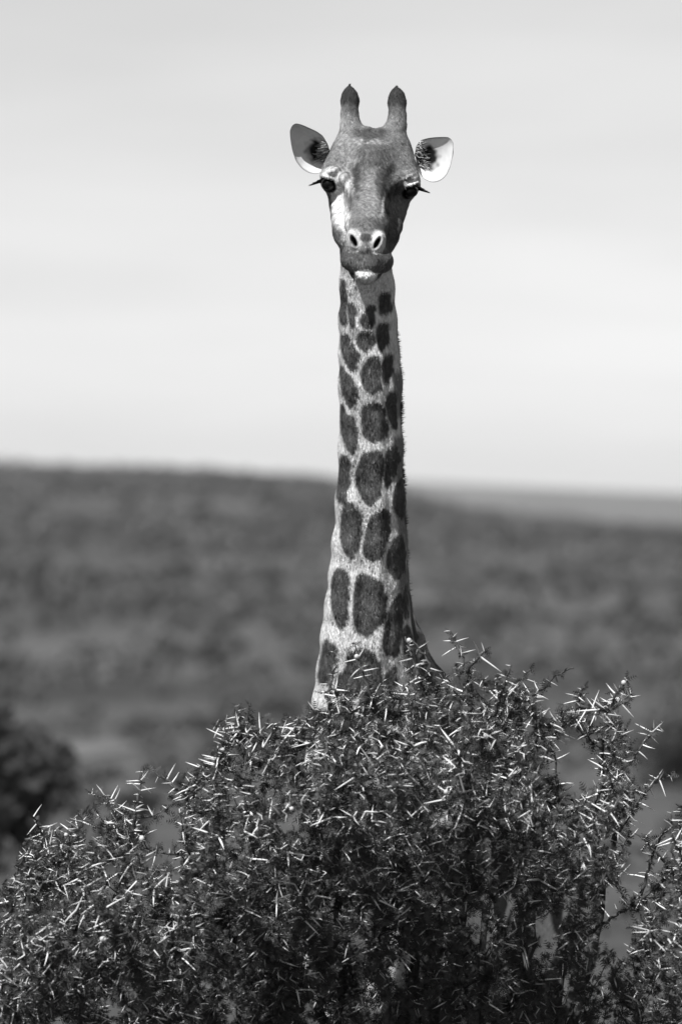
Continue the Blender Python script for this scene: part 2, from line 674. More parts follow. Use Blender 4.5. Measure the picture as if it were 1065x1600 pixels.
HF.ell(hp(0, 390, .415), (.017, .022, .022), .012)                     # bump between the nostrils
HF.ell(hp(4, 431, .388), (.035, .049, .028), .008)                    # lower lip
HF.ell(hp(-2, 256, .075), (.058, .060, .060), .012)                     # forehead boss
for s in (-1, 1):
    HF.ell(hp(s * 34, 322, .225), (.014, .060, .060), .035, sub=True)   # hollow beside the nose
    HF.ell(hp(s * 40, 282, .135), (.016, .030, .020), .02)              # inner orbital rim
# ossicones
for pts in ([(pw(551, 212, -.035), .040), (pw(547.5, 196, -.045), .031), (pw(546, 180, -.055), .0265), (pw(546.5, 157, -.075), .0275), (pw(546, 147, -.083), .021), (pw(545, 136, -.09), .005)],
            [(pw(612, 212, -.035), .041), (pw(618.5, 197, -.045), .031), (pw(620.5, 182, -.055), .0265), (pw(620, 160, -.075), .0275), (pw(619.5, 149, -.083), .022), (pw(618, 138, -.09), .005)]):
    HF.chain(pts, .012)
HF.ell(pw(573, 203, -.03), (.020, .03, .010), .012)
HF.ell(pw(592, 205, -.02), (.016, .03, .009), .012)
EYES = [hp(-64, 292, .086), hp(64, 294, .086)]
for e in EYES:
    HF.ell(e, (.0245, .032, .0215), .007, sub=True)
for s, e in zip((-1, 1), EYES):                                         # heavy upper lids
    HF.ell(e + np.array([s * .002, -.012, .0185]), (.027, .024, .0075), .006, rot=s * .30)
HV, HQ = HF.mesh()
del HF.V

# body and legs, mostly hidden behind the thorn bush
heading = np.array([.20, .98, 0.0])          # from chest to rump
side = np.array([.98, -.20, 0.0])
chest = pw(600, 1385, -.76)
BF = Field(np.arange(-.85, 1.65, .014), np.arange(DIST + .05, DIST + 3.15, .014), np.arange(-.03, 2.75, .014))
neck_prims(BF)
BF.ell(chest + heading * .12 + [0, 0, -.12], (.27, .34, .42), .1)
BF.ell(chest + heading * .55 + [0, 0, .04], (.30, .55, .40), .12)
BF.ell(chest + heading * 1.05 + [0, 0, -.05], (.31, .55, .38), .12)
BF.ell(chest + heading * 1.5 + [0, 0, -.02], (.29, .34, .36), .1)
for q, hz in ((.12, 0), (1.55, 1)):
    for s in (-1, 1):
        top = chest + heading * q + side * s * .17
        top[2] = 1.75
        fx, fy = top[0] + side[0] * s * .02, top[1] + side[1] * s * .02
        bk = heading * (.05 if hz else 0)
        kn = np.array([fx, fy, .98]) + bk * 1.5
        an = np.array([fx, fy, .22]) + bk
        BF.chain([(top, .17), (np.array([fx, fy, 1.35]), .12), (kn, .068), (np.array([fx, fy, .86]) + bk, .055), (an, .042), (np.array([fx, fy, .12]) + bk, .052), (np.array([fx, fy, .05]) + bk - heading * .03, .062)], .03)
BV, BQ = BF.mesh()
del BF.V
keep_top = zb + .03
BV[:, 2] = np.where(BV[:, 2] > 2.62, 2.62, BV[:, 2])
bk = BV[BQ][:, :, 2].min(1) < keep_top
BQ = BQ[bk]
used = np.unique(BQ)
remap = np.full(len(BV), -1)
remap[used] = np.arange(len(used))
BV, BQ = BV[used], remap[BQ]


# --- coat pattern: patches outlined on the neck -------------------------------------------------
def c2(pts):
    return [(480 + a / 4.571, 420 + b / 4.571) for a, b in pts]


def c3(pts):
    return [(460 + a / 4.096, 740 + b / 4.096) for a, b in pts]


PATCH = [
    c2([(240, 80), (266, 80), (275, 240), (285, 330), (275, 400), (240, 395), (226, 300), (232, 240)]),
    c2([(287, 245), (325, 250), (345, 330), (335, 410), (310, 415), (292, 330)]),
    c2([(395, 330), (440, 260), (480, 270), (475, 380), (440, 430), (400, 405), (375, 370)]),
    c2([(515, 180), (590, 170), (605, 300), (540, 330), (515, 300)]),
    c2([(370, 470), (420, 450), (475, 455), (480, 510), (450, 570), (415, 595), (365, 550), (355, 500)]),
    c2([(510, 400), (580, 390), (580, 480), (560, 560), (520, 590), (497, 520), (500, 440)]),
    c2([(240, 465), (290, 465), (320, 540), (365, 640), (340, 715), (310, 715), (265, 650), (240, 560)]),
    c2([(420, 660), (470, 620), (518, 640), (525, 860), (480, 895), (430, 880), (395, 820), (380, 740)]),
    c2([(545, 640), (605, 600), (612, 740), (580, 800), (545, 830), (532, 740)]),
    c2([(240, 690), (270, 740), (340, 790), (350, 900), (330, 980), (300, 990), (280, 940), (248, 860), (234, 760)]),
    c2([(390, 980), (460, 965), (540, 970), (565, 1080), (570, 1170), (540, 1225), (470, 1235), (400, 1200), (390, 1080)]),
    c2([(575, 900), (630, 870), (640, 1000), (635, 1140), (605, 1130), (580, 1040), (562, 960)]),
    c2([(240, 950), (280, 1040), (335, 1050), (355, 1170), (350, 1270), (315, 1330), (280, 1280), (240, 1160)]),
    [(567.5, 708.8), (580.6, 705.5), (596, 706.6), (598.5, 726), (596.7, 740), (594, 769), (584.5, 786), (574.7, 791), (562.5, 771.7), (556.4, 754.6), (557, 735)],
    c2([(562, 1310), (650, 1250), (662, 1380), (605, 1500), (562, 1570), (553, 1500), (558, 1400)]),
    c2([(240, 1330), (290, 1340), (305, 1480), (290, 1560), (280, 1690), (215, 1660), (215, 1530)]),
    c3([(640, 90), (690, 10), (712, 40), (708, 280), (670, 290), (640, 230), (630, 160)]),
    c3([(320, 185), (370, 185), (400, 230), (430, 300), (425, 400), (395, 500), (370, 550), (330, 520), (295, 420), (300, 280)]),
    c3([(480, 290), (560, 230), (600, 235), (620, 330), (600, 420), (570, 500), (520, 560), (460, 545), (440, 480), (455, 380)]),
    c3([(640, 410), (690, 390), (712, 480), (708, 620), (660, 690), (620, 640), (590, 590), (600, 500)]),
    c3([(270, 610), (320, 620), (350, 680), (345, 780), (330, 940), (300, 1000), (265, 940), (240, 860), (240, 680)]),
    c3([(410, 640), (470, 650), (560, 700), (590, 800), (580, 920), (540, 970), (480, 1040), (410, 1020), (375, 940), (385, 760)]),
    c3([(640, 800), (685, 760), (692, 900), (684, 1000), (660, 1160), (610, 1170), (565, 1130), (575, 1010), (600, 900)]),
    c3([(195, 1060), (240, 1090), (265, 1130), (250, 1200), (215, 1350), (150, 1330), (170, 1180)]),
    c3([(340, 1150), (420, 1120), (510, 1150), (530, 1200), (555, 1290), (570, 1350), (500, 1430), (380, 1420), (260, 1390), (270, 1300), (330, 1250)]),
    c3([(590, 1280), (650, 1220), (660, 1350), (600, 1370), (575, 1340)]),
    c3([(690, 790), (718, 690), (728, 880), (706, 940)]),
    c3([(690, 1010), (730, 960), (760, 1060), (740, 1200), (700, 1150)]),
    c3([(760, 1130), (800, 1110), (860, 1260), (800, 1290)]),
]


def chaikin(p):
    p = np.array(p, float)
    for _ in range(1):
        q = np.roll(p, -1, 0)
        p = np.stack([.8 * p + .2 * q, .2 * p + .8 * q], 1).reshape(-1, 2)
    return p


PATCH = [chaikin(p) for p in PATCH]


def poly_sd(px, py, poly):
    """signed distance in pixels, negative inside"""
    p = np.array(poly)
    d = np.full(px.shape, 1e9)
    ins = np.zeros(px.shape, bool)
    for i in range(len(p)):
        a, b = p[i], p[(i + 1) % len(p)]
        ex, ey = b - a
        wx, wy = px - a[0], py - a[1]
        t = np.clip((wx * ex + wy * ey) / (ex * ex + ey * ey), 0, 1)
        d = np.minimum(d, (wx - t * ex) ** 2 + (wy - t * ey) ** 2)
        c = ((a[1] > py) != (b[1] > py)) & (px < (b[0] - a[0]) * (py - a[1]) / (b[1] - a[1] + 1e-12) + a[0])
        ins ^= c
    return np.where(ins, -1, 1) * np.sqrt(d)


def hashnoise(P, s, seed):
    """cheap smooth value noise on points"""
    Q = P * s + seed * 17.3
    v = np.sin(Q[:, 0] * 1.7 + 1.3 * np.sin(Q[:, 1] * 1.3 + Q[:, 2])) + np.sin(Q[:, 1] * 2.1 + 1.5 * np.sin(Q[:, 2] * 1.1 + Q[:, 0])) + np.sin(Q[:, 2] * 1.9 + 1.4 * np.sin(Q[:, 0] * 1.6 + Q[:, 1]))
    return v / 3


LIGHT, DARK = .63, .068
vr = np.random.default_rng(8)
# seeds of the patches round the far side of the neck and over the body (angle, row)
gx, gy = np.meshgrid(np.arange(0, 2 * np.pi, .62), np.arange(430, 1300, 88))
seedA = np.stack([gx.ravel() + (np.round(gy.ravel() / 88) % 2) * .31 + vr.uniform(-.1, .1, gx.size), gy.ravel() + vr.uniform(-16, 16, gx.size)], 1)
bs = vr.uniform([-.7, DIST + .2, .3], [1.6, DIST + 3.0, 2.7], (420, 3))


def gap2(P2, seeds, sx, sy):
    best = np.full(len(P2), 1e9)
    sec = np.full(len(P2), 1e9)
    for s in seeds:
        d0 = (P2[:, 0] - s[0])
        d0 = (d0 + np.pi) % (2 * np.pi) - np.pi
        d = np.hypot(d0 * sx, (P2[:, 1] - s[1]) * sy)
        sec = np.minimum(sec, np.maximum(best, d))
        best = np.minimum(best, d)
    return sec - best


def soft(u, v, cu, cv, ru, rv, edge=.35, rot=0.0):
    du, dv = u - cu, v - cv
    if rot:
        c, s = math.cos(rot), math.sin(rot)
        du, dv = du * c + dv * s, -du * s + dv * c
    q = np.sqrt((du / ru) ** 2 + (dv / rv) ** 2)
    return 1 - sstep(1 - edge, 1 + edge, q)


def paint(P, Nrm):
    px, py, f = to_px(P)
    n1 = hashnoise(P, 60, 1)
    n2 = hashnoise(P, 160, 2)
    # ---- neck
    wx, wy = px + 1.6 * n1 + 1.0 * n2, py + 2.0 * n2
    sd = np.full(len(P), 99.0)
    m = (py > 425) & (py < 1130)
    s = sd[m]
    for poly in PATCH:
        s = np.minimum(s, poly_sd(wx[m], wy[m], poly))
    sd[m] = s
    front_dark = 1 - sstep(-.4, 5.0, sd + 1.0 * n2 + .8 * n1)
    xc = np.interp(py, NK[:, 0], (NK[:, 1] + NK[:, 2]) / 2)
    fc = np.interp(py, NK[:, 0], NK[:, 3])
    phi = np.arctan2((px - xc), (f - fc + .03) / K / DIST)
    g = gap2(np.stack([phi + .03 * n1, py + 3 * n1], 1), seedA, 62, .72)
    back_dark = sstep(5, 10, g)
    isback = np.maximum(sstep(1.28, 1.42, np.abs(phi)), sstep(1100, 1112, py))
    dark = front_dark * (1 - isback) + back_dark * isback
    hwid = np.interp(py, NK[:, 0], (NK[:, 2] - NK[:, 1]) / 2)
    dark = np.maximum(dark, .75 * sstep(.76, .88, (px - xc + 2 * n1) / hwid) * sstep(520, 590, py) * sstep(-.15, .35, np.sin(py * .062 + 1.0) + .75))   # dark band beside the mane
    neck = LIGHT * (1 + .10 * n1) * (1 - dark) + DARK * (1 + .25 * n1) * dark
    # patches a little paler at their heart
    neck = neck * (1 + .35 * dark * sstep(-6, -14, sd) * (1 - isback))
    # ---- head
    cu, cv = px - 577, py - 295
    u = cu * math.cos(ROLL) + cv * math.sin(ROLL)
    v = -cu * math.sin(ROLL) + cv * math.cos(ROLL) + 295
    uu = u + 2.0 * n1 + 1.2 * n2
    vv = v + 3.0 * n1 + 1.2 * n2
    au = np.abs(uu)
    t = np.full(len(P), .155) * (1 + .20 * n1 + .16 * n2)

    def mix(a, w):
        nonlocal t
        t = t * (1 - w) + a * w
    qx, qy = (px - 430) * 3.55 + 9 * n1 + 5 * n2, (py - 110) * 3.55 + 12 * n1 + 6 * n2
    streak = np.clip(.5 + .9 * hashnoise(P * np.array([1, 1, .25]), 190, 6), 0, 1)
    for cx0, cy0, rx0, ry0, rt0, tn, wt in (
            (530, 345, 100, 42, 0, .055, .85), (380, 400, 50, 90, -.3, .22, .8), (690, 380, 40, 90, .3, .12, .8),
            (520, 398, 110, 9, 0, .26, .7), (520, 470, 95, 60, 0, .075, .75), (430, 440, 30, 70, .5, .21, .7),
            (395, 520, 75, 22, -.5, .25, .75), (630, 450, 45, 40, .2, .10, .7), (455, 600, 32, 95, 0, .036, .92),
            (500, 560, 30, 60, 0, .10, .6), (395, 600, 34, 60, -.2, .33, .8), (520, 720, 62, 150, 0, .20, .85),
            (632, 620, 60, 95, .12, .030, .94), (575, 620, 18, 70, 0, .060, .8), (690, 560, 40, 50, .6, .14, .8),
            (610, 770, 30, 110, 0, .050, .85), (594, 760, 9, 72, .12, .34, .85), (625, 745, 12, 40, -.2, .20, .7),
            (690, 790, 45, 120, .2, .13, .7), (655, 900, 40, 90, .3, .065, .8), (715, 900, 22, 120, .1, .045, .8),
            (352, 760, 52, 160, -.12, .62, .96), (385, 660, 45, 50, 0, .50, .85), (300, 575, 55, 34, 0, .55, .92), (330, 590, 50, 34, .4, .50, .8),
            (300, 770, 15, 110, 0, .055, .92), (330, 905, 45, 45, .6, .075, .85), (330, 950, 50, 45, .5, .17, .7), (385, 900, 18, 60, .2, .36, .7),
            (750, 590, 55, 42, -.5, .28, .85), (765, 622, 42, 17, -.35, .58, .92), (520, 850, 95, 32, 0, .085, .8)):
        mix(tn * (.72 + .56 * streak), wt * soft(qx, qy, cx0, cy0, rx0, ry0, .45, rt0))
    mot = .5 + .5 * hashnoise(P, 210, 5)
    mix(.065 + .05 * mot, .95 * soft(uu, vv, 0, 404, 48, 26, .35))   # mottled muzzle and lips
    mix(.13 + .06 * mot, .75 * soft(uu, vv, 0, 418, 34, 9, .6))
    mix(.04, .7 * soft(uu, vv, 0, 399, 40, 5, .6))
    nearf = sstep(.30, .36, f)
    for sgn in (-1, 1):
        a = soft(u, v, sgn * 19, 377, 14, 18, .18, sgn * .28)
        mix(.52, a * nearf)                                      # pale nostril rim
        mix(.006, soft(u, v, sgn * 17.5, 379, 4.2, 9.5, .35, sgn * .42) * nearf)
        mix(.10, .6 * soft(u, v, sgn * 22, 377, 4, 10, .6, sgn * .4) * nearf)
    mix(.045, .9 * soft(u, v, 0, 372, 10, 7, .3) * nearf)
    mix(.14, .9 * soft(u, v, 0, 390, 9, 12, .5) * nearf)
    under = sstep(425, 429, v) * sstep(.02, .10, f)
    mix(.05, under)  # shade below the lip painted into the jaw tone
    mix(.80, sstep(1.15, .85, np.abs(u - 6) / np.maximum(20 * (1 - (v - 426) / 23), .5)) * sstep(424, 427, v) * sstep(448, 445, v) * sstep(.30, .35, f))   # white lower lip
    for e in EYES:
        dd = np.linalg.norm((P - e) * np.array([1, .8, 1]), axis=1)
        mix(.010, 1 - sstep(.027, .035, dd))
    # ossicones: pale stalks, dark tufts
    horn = sstep(206, 192, py)
    mix(.15, horn * .8)
    mix(.30, horn * sstep(541, 533, px) * .8 + horn * .6 * sstep(628, 636, px))
    mix(.028, sstep(196, 152, py + 6 * n2))
    # throat behind the jaw stays neck coloured
    head = sstep(444, 428, py + 60 * np.clip(-f - .02, 0, .2) * 5 * 0)
    onneck = sstep(.06, .0, f) * sstep(404, 432, py)
    w = head * (1 - onneck)
    out = neck * (1 - w) + t * w
    return np.clip(out, .006, .8)


def paint_body(P):
    best = np.full(len(P), 1e9)
    sec = np.full(len(P), 1e9)
    for s in bs:
        d = np.linalg.norm((P - s) * np.array([1, 1, .8]), axis=1)
        sec = np.minimum(sec, np.maximum(best, d))
        best = np.minimum(best, d)
    dark = sstep(.025, .045, sec - best)
    dark = dark * sstep(.35, .6, P[:, 2])
    return LIGHT * (1 - dark) + DARK * dark


g_base = (float(chest[0] + heading[0] * .8), float(chest[1] + heading[1] * .8), 0.0)
giraffe = thing('giraffe', 'giraffe with upright patched neck looking out over the top of a thorn bush', 'giraffe', g_base)


def vnormals(V, Q):
    T = np.concatenate([Q[:, [0, 1, 2]], Q[:, [0, 2, 3]]])
    fn = np.cross(V[T[:, 1]] - V[T[:, 0]], V[T[:, 2]] - V[T[:, 0]])
    n = np.zeros_like(V)
    for i in range(3):
        for ax in range(3):
            n[:, ax] += np.bincount(T[:, i], fn[:, ax], len(V))
    return n / (np.linalg.norm(n, axis=1)[:, None] + 1e-12), T, fn


HN, HT, HFN = vnormals(HV, HQ)
# skin folds above the right-hand eye and across the nose, small lumps elsewhere
hx, hy, hf = to_px(HV)
fold = np.exp(-(((hx - 634) / 14) ** 2 + ((hy - 276) / 12) ** 2)) * np.sin(((hx - 634) * .45 + (hy - 276) * .9) * .9) * .0022
fold += np.exp(-(((hx - 571) / 14) ** 2 + ((hy - 358) / 8) ** 2)) * np.sin(hy * .9 + .01 * (hx - 571) ** 2) * .0012
lump = (hashnoise(HV, 45, 7) * .0016 + hashnoise(HV, 95, 8) * .0008) * sstep(430, 400, hy) * sstep(180, 220, hy)
vein = -np.exp(-((hx - (600 + .12 * (hy - 320) - 3 * np.sin(hy * .12))) / 2.6) ** 2) * sstep(290, 305, hy) * sstep(360, 345, hy) * -.0035
nfall = sstep(470, 520, hy)
tend = .0045 * np.exp(-((hx - (545 + .02 * (hy - 450))) / 7) ** 2) + .0040 * np.exp(-((hx - (597 - .01 * (hy - 450))) / 6) ** 2) - .0035 * np.exp(-((hx - (608 - .0 * (hy - 450))) / 5) ** 2)
tend = tend * nfall + nfall * (.0022 * hashnoise(HV * np.array([1, 1, .35]), 26, 12) + .0012 * hashnoise(HV * np.array([1, 1, .5]), 60, 13))
HV = HV + HN * (fold + lump + vein + tend)[:, None]
HN, HT, HFN = vnormals(HV, HQ)
tone_h = paint(HV, HN)
tone_b = paint_body(BV)
AV = np.concatenate([HV, BV])
AQ = np.concatenate([HQ, BQ + len(HV)])
me = mesh_np('body', AV, AQ, True)
add_attr(me, 'tone', np.concatenate([tone_h, tone_b]))
link('body', me, MT['coat'], giraffe)


# eyes with lashes
def uvsphere(c, r, nu=24, nv=14):
    V, F = [], []
    for i in range(nv + 1):
        t = math.pi * i / nv
        for j in range(nu):
            p = 2 * math.pi * j / nu
            V.append((c[0] + r[0] * math.sin(t) * math.cos(p), c[1] + r[1] * math.sin(t) * math.sin(p), c[2] + r[2] * math.cos(t)))
    for i in range(nv):
        for j in range(nu):
            F.append((i * nu + j, (i + 1) * nu + j, (i + 1) * nu + (j + 1) % nu, i * nu + (j + 1) % nu))
    return np.array(V), np.array(F)


def blades(roots, tips, width, sag=None):
    """flat tapering hairs: 2 segments"""
    d = tips - roots
    n = len(roots)
    a = np.cross(d, rng.normal(size=(n, 3)))
    a /= np.linalg.norm(a, axis=1)[:, None] + 1e-9
    w = np.broadcast_to(np.asarray(width, float), (n,))[:, None]
    mid = roots + d * .55
    if sag is not None:
        mid = mid + sag
    V = np.stack([roots - a * w, roots + a * w, mid + a * w * .8, mid - a * w * .8, tips + a * w * .15, tips - a * w * .15], 1).reshape(-1, 3)
    b = np.arange(n)[:, None] * 6
    F = np.concatenate([b + np.array([0, 1, 2, 3]), b + np.array([3, 2, 4, 5])])
    return V, F


for s, e in zip((-1, 1), EYES):
    V, F = uvsphere(e, (.0235, .0270, .0205))
    eye = link('eye', mesh_np('eye', V, F, True), MT['eye'], giraffe)
    n = 190
    t = np.tile(np.linspace(0, 1, n // 2), 2)
    # along the upper lid, from the inner corner to the outer one
    a = np.pi * (.30 + .66 * t)
    root = np.stack([e[0] - s * np.cos(a) * .024, e[1] - .020 * np.sin(a) - .008, e[2] + .017 * np.sin(a) + .002], 1)
    L = (.007 + .027 * t ** 3) * rng.uniform(.75, 1.05, n)
    tip = root + np.stack([s * L * (.35 + .9 * t), -L * .6 * (1 - .4 * t), L * (.10 - .50 * t)], 1) + rng.normal(size=(n, 3)) * .0010
    V, F = blades(root, tip, .0021)
    link('eyelash', mesh_np('eyelash', V, F), MT['lash'], eye)


# ears: cupped leaves with thickness
def ear(up, lo, depth_root, depth_tip, curl_up, curl_lo, cup, name='ear'):
    """up / lo: photo outlines of the upper and lower rim from root to tip"""
    def resample(p, n):
        p = np.array(p, float)
        s = np.concatenate([[0], np.cumsum(np.linalg.norm(np.diff(p, axis=0), axis=1))])
        q = np.linspace(0, s[-1], n)
        out = np.stack([np.interp(q, s, p[:, 0]), np.interp(q, s, p[:, 1])], 1)
        for _ in range(2):
            out[1:-1] = .25 * out[:-2] + .5 * out[1:-1] + .25 * out[2:]
        return out
    ns, nt = 44, 40
    A, B = resample(up, ns), resample(lo, ns)
    s = np.linspace(0, 1, ns)[:, None]
    t = np.linspace(0, 1, nt)[None, :]
    X = A[:, 0][:, None] * (1 - t) + B[:, 0][:, None] * t
    Y = A[:, 1][:, None] * (1 - t) + B[:, 1][:, None] * t
    c = 1 - (2 * t - 1) ** 2
    prof = np.sin(np.pi * np.clip(.12 + .88 * s, 0, 1)) ** .7
    f = depth_root * (1 - s) + depth_tip * s - cup * (c ** .8) * prof * (1.25 - .5 * s) + curl_up * (1 - t) ** 4 * prof + curl_lo * t ** 5 * prof
    d = DIST - f
    P = np.stack([(X - 532.5) * K * d, d, CAMZ - (Y - 800) * K * d], -1)
    du = np.gradient(P, axis=0)
    dv = np.gradient(P, axis=1)
    N = np.cross(du, dv)
    N /= np.linalg.norm(N, axis=2)[:, :, None] + 1e-12
    if N[ns // 2, nt // 2, 1] > 0:
        N = -N
    th = .0045
    Bk = P - N * th * (np.minimum(1, 6 * np.minimum(t, 1 - t) + .12)[:, :, None] * np.minimum(1, 5 * (1 - s) + .12)[:, :, None])
    V = np.concatenate([P.reshape(-1, 3), Bk.reshape(-1, 3)])
    a = np.arange(ns * nt).reshape(ns, nt)
    q = np.stack([a[:-1, :-1], a[1:, :-1], a[1:, 1:], a[:-1, 1:]], -1).reshape(-1, 4)
    F = [q, q[:, ::-1] + ns * nt]
    per = np.concatenate([a[0, :], a[1:, -1], a[-1, ::-1][1:], a[::-1, 0][1:]])
    F.append(np.stack([per[:-1], per[1:], per[1:] + ns * nt, per[:-1] + ns * nt], 1))
    F = np.concatenate(F)
    nz = hashnoise(P.reshape(-1, 3), 120, 3).reshape(ns, nt)
    edge = np.minimum(np.minimum(t, 1 - t) * np.ones_like(s), (1 - s) * np.ones_like(t))
    tin = .66 + .05 * nz
    hole = np.exp(-(((s - .32) / .26) ** 2 + ((t - .42) / .36) ** 2))
    tin = tin * (1 - sstep(.30, .85, hole + .2 * nz)) + .012 * sstep(.30, .85, hole + .2 * nz)
    tin = tin * (1 - .75 * sstep(.035, .012, edge))
    tout = np.full_like(tin, .30) * (1 + .2 * nz)
    tone = np.concatenate([tin.ravel(), tout.ravel()])
    me = mesh_np(name, V, F, True)
    add_attr(me, 'tone', tone)
    o = link(name, me, MT['ear'], giraffe)
    return o, P, N, tin


earL = ear([(517, 243), (512, 226), (504, 212), (494, 205), (483, 200), (472, 195), (462, 192.5), (456, 196), (453, 204)],
           [(514, 258), (505, 268), (494, 272), (482, 270), (471, 263), (462, 251), (457, 236), (454, 220), (453, 206)],
           -.03, .025, .050, .0, .042)
earR = ear([(648, 240), (650, 228), (657, 219), (667, 216), (678, 214.5), (690, 214), (700, 214), (706, 219), (707.5, 228)],
           [(652, 266), (662, 280), (674, 285), (683, 284), (691, 280), (698, 272), (703, 260), (706, 246), (707.5, 231)],
           -.035, .055, .004, .0, .026)
# pale fringe of hair along the inner side of each ear
for (o, P, N, tin), sg in ((earL, -1), (earR, 1)):
    n = 420
    ii = rng.integers(1, 12, n)
    jj = (rng.uniform(0, 1, n) ** 1.3 * 26).astype(int)
    root = P[ii, jj]
    L = rng.uniform(.012, .026, n)[:, None]
    tip = root + L * (np.array([sg * .8, -.75, -.15]) + rng.normal(size=(n, 3)) * .25)
    V, F = blades(root, tip, .0011)
    me = mesh_np('ear_fringe', V, F)
    add_attr(me, 'tone', np.repeat(np.where(rng.uniform(0, 1, n) < .75, .55, .05) * rng.uniform(.7, 1.1, n), 6))
    fr = link('ear_fringe', me, MT['hair'], o)
    fr['kind'] = 'stuff'

# mane: a stiff dark crest down the back of the neck
n = 9000
row = rng.uniform(452, 1085, n)
xl, xr, ff = [np.interp(row, NK[:, 0], NK[:, q]) for q in (1, 2, 3)]
hw = (xr - xl) / 2
ang = 0.86 + rng.normal(size=n) * .09
bx = (xl + xr) / 2 + .10 * 2 * hw + np.sin(ang) * hw * .80
bf = ff - .5 * U(1) * hw - np.cos(ang) * U(1) * hw * .80
Rt = np.stack([pw(a, b, c) for a, b, c in zip(bx, row, bf)])
Ln = (.033 + .003 * np.sin(row * .11) + rng.uniform(-.002, .001, n)) * (sstep(440, 560, row) * .7 + .3)
dirv = np.stack([np.sin(ang), np.cos(ang), np.full(n, .25)], 1) + rng.normal(size=(n, 3)) * .05
V, F = blades(Rt - dirv * .02, Rt + dirv * Ln[:, None], .0024)
me = mesh_np('mane', V, F)
add_attr(me, 'tone', np.repeat(.045 * rng.uniform(.5, 1.6, n), 6))
o = link('mane', me, MT['mane'], giraffe)
# dark pointed tufts on the ossicones
n = 1500
cx_ = np.where(np.arange(n) % 2 == 0, 546.0, 619.3)
cy_ = np.where(np.arange(n) % 2 == 0, 0, 2.5)
t = rng.uniform(0, 1, n)
a = rng.uniform(0, 6.28, n)
rad = .0255 * (1 - t ** 2.2)
yy = 168 - t * 29 + cy_
C = np.stack([pw(q, w, -.07 - .02 * tt) for q, w, tt in zip(cx_, yy, t)])
Rt = C + np.stack([np.cos(a) * rad, np.sin(a) * rad, 0 * a], 1)
tip = Rt + np.stack([-np.cos(a) * rad * .25, -np.sin(a) * rad * .25, .013 + .004 * t], 1) + rng.normal(size=(n, 3)) * .0015
V, F = blades(Rt, tip, .0012)
me = mesh_np('horn_tuft', V, F)
add_attr(me, 'tone', np.repeat((.028 + .07 * (1 - t) ** 2) * rng.uniform(.5, 1.8, n), 6))
link('horn_tuft', me, MT['mane'], giraffe)

# short coat hair over head and neck
area = np.linalg.norm(HFN, axis=1) / 2
NH = 320000
pick = rng.choice(len(HT), NH, p=area / area.sum())
b1, b2 = rng.uniform(0, 1, (2, NH))
sw = b1 + b2 > 1
b1[sw], b2[sw] = 1 - b1[sw], 1 - b2[sw]
T = HT[pick]
root = HV[T[:, 0]] * (1 - b1 - b2)[:, None] + HV[T[:, 1]] * b1[:, None] + HV[T[:, 2]] * b2[:, None]
nrm = HN[T[:, 0]]
px, py, f = to_px(root)
bare = np.zeros(NH, bool)
for e in EYES:
    bare |= np.linalg.norm(root - e, axis=1) < .034
for s in (-1, 1):
    bare |= np.linalg.norm((root - hp(s * 19, 377, .42)) * np.array([1, .5, .8]), axis=1) < .02
root, nrm, px, py, f = [q[~bare] for q in (root, nrm, px, py, f)]
n = len(root)
down = np.zeros((n, 3))
down[:, 2] = np.where(py < 200, 1.0, -1.0)
comb = down + np.stack([.25 * hashnoise(root, 9, 4), .0 * f, .0 * f], 1)
comb -= nrm * (comb * nrm).sum(1)[:, None]
comb /= np.linalg.norm(comb, axis=1)[:, None] + 1e-6
Ln = np.where(py > 430, .0075, .0062) * rng.uniform(.6, 1.3, n)
dirv = comb * .95 + nrm * .20 + rng.normal(size=(n, 3)) * .14
tip = root + dirv * Ln[:, None]
sidev = np.cross(dirv, nrm)
sidev /= np.linalg.norm(sidev, axis=1)[:, None] + 1e-9
w = .0008
V = np.stack([root - sidev * w - nrm * .0004, root + sidev * w - nrm * .0004, tip], 1).reshape(-1, 3)
me = mesh_np('coat_hair', V, np.arange(n * 3).reshape(n, 3), True)
tone = paint(root + comb * rng.normal(0, .0035, n)[:, None], nrm) * np.clip(np.exp(rng.normal(0, .34, n)), .45, 2.2)
onneck_ = (py > 430)[:, None]
cell = np.where(onneck_, np.array([.0046, .0046, .017]), np.array([.0040, .0040, .0095]))
qc = root / cell
qc[:, 2] += 3.7 * np.sin(np.floor(qc[:, 0]) * 12.9 + np.floor(qc[:, 1]) * 78.2)
qi = np.floor(qc).astype(np.int64)
hsh = (qi[:, 0] * 73856093) ^ (qi[:, 1] * 19349663) ^ (qi[:, 2] * 83492791)
tab = rng.normal(size=(8192, 4))
cl = tab[hsh % 8192]
tone = np.clip(tone * np.exp(np.where(onneck_[:, 0], .32, .33) * cl[:, 0]), .006, .8)
add_attr(me, 'tone', np.repeat(tone, 3))
sn = nrm + .12 * rng.normal(size=(n, 3)) + .30 * cl[:, 1:4]
sn /= np.linalg.norm(sn, axis=1)[:, None]
me.normals_split_custom_set_from_vertices(np.repeat(sn, 3, axis=0).astype(np.float32))
o = link('coat_hair', me, MT['hair'], giraffe)
o['kind'] = 'stuff'

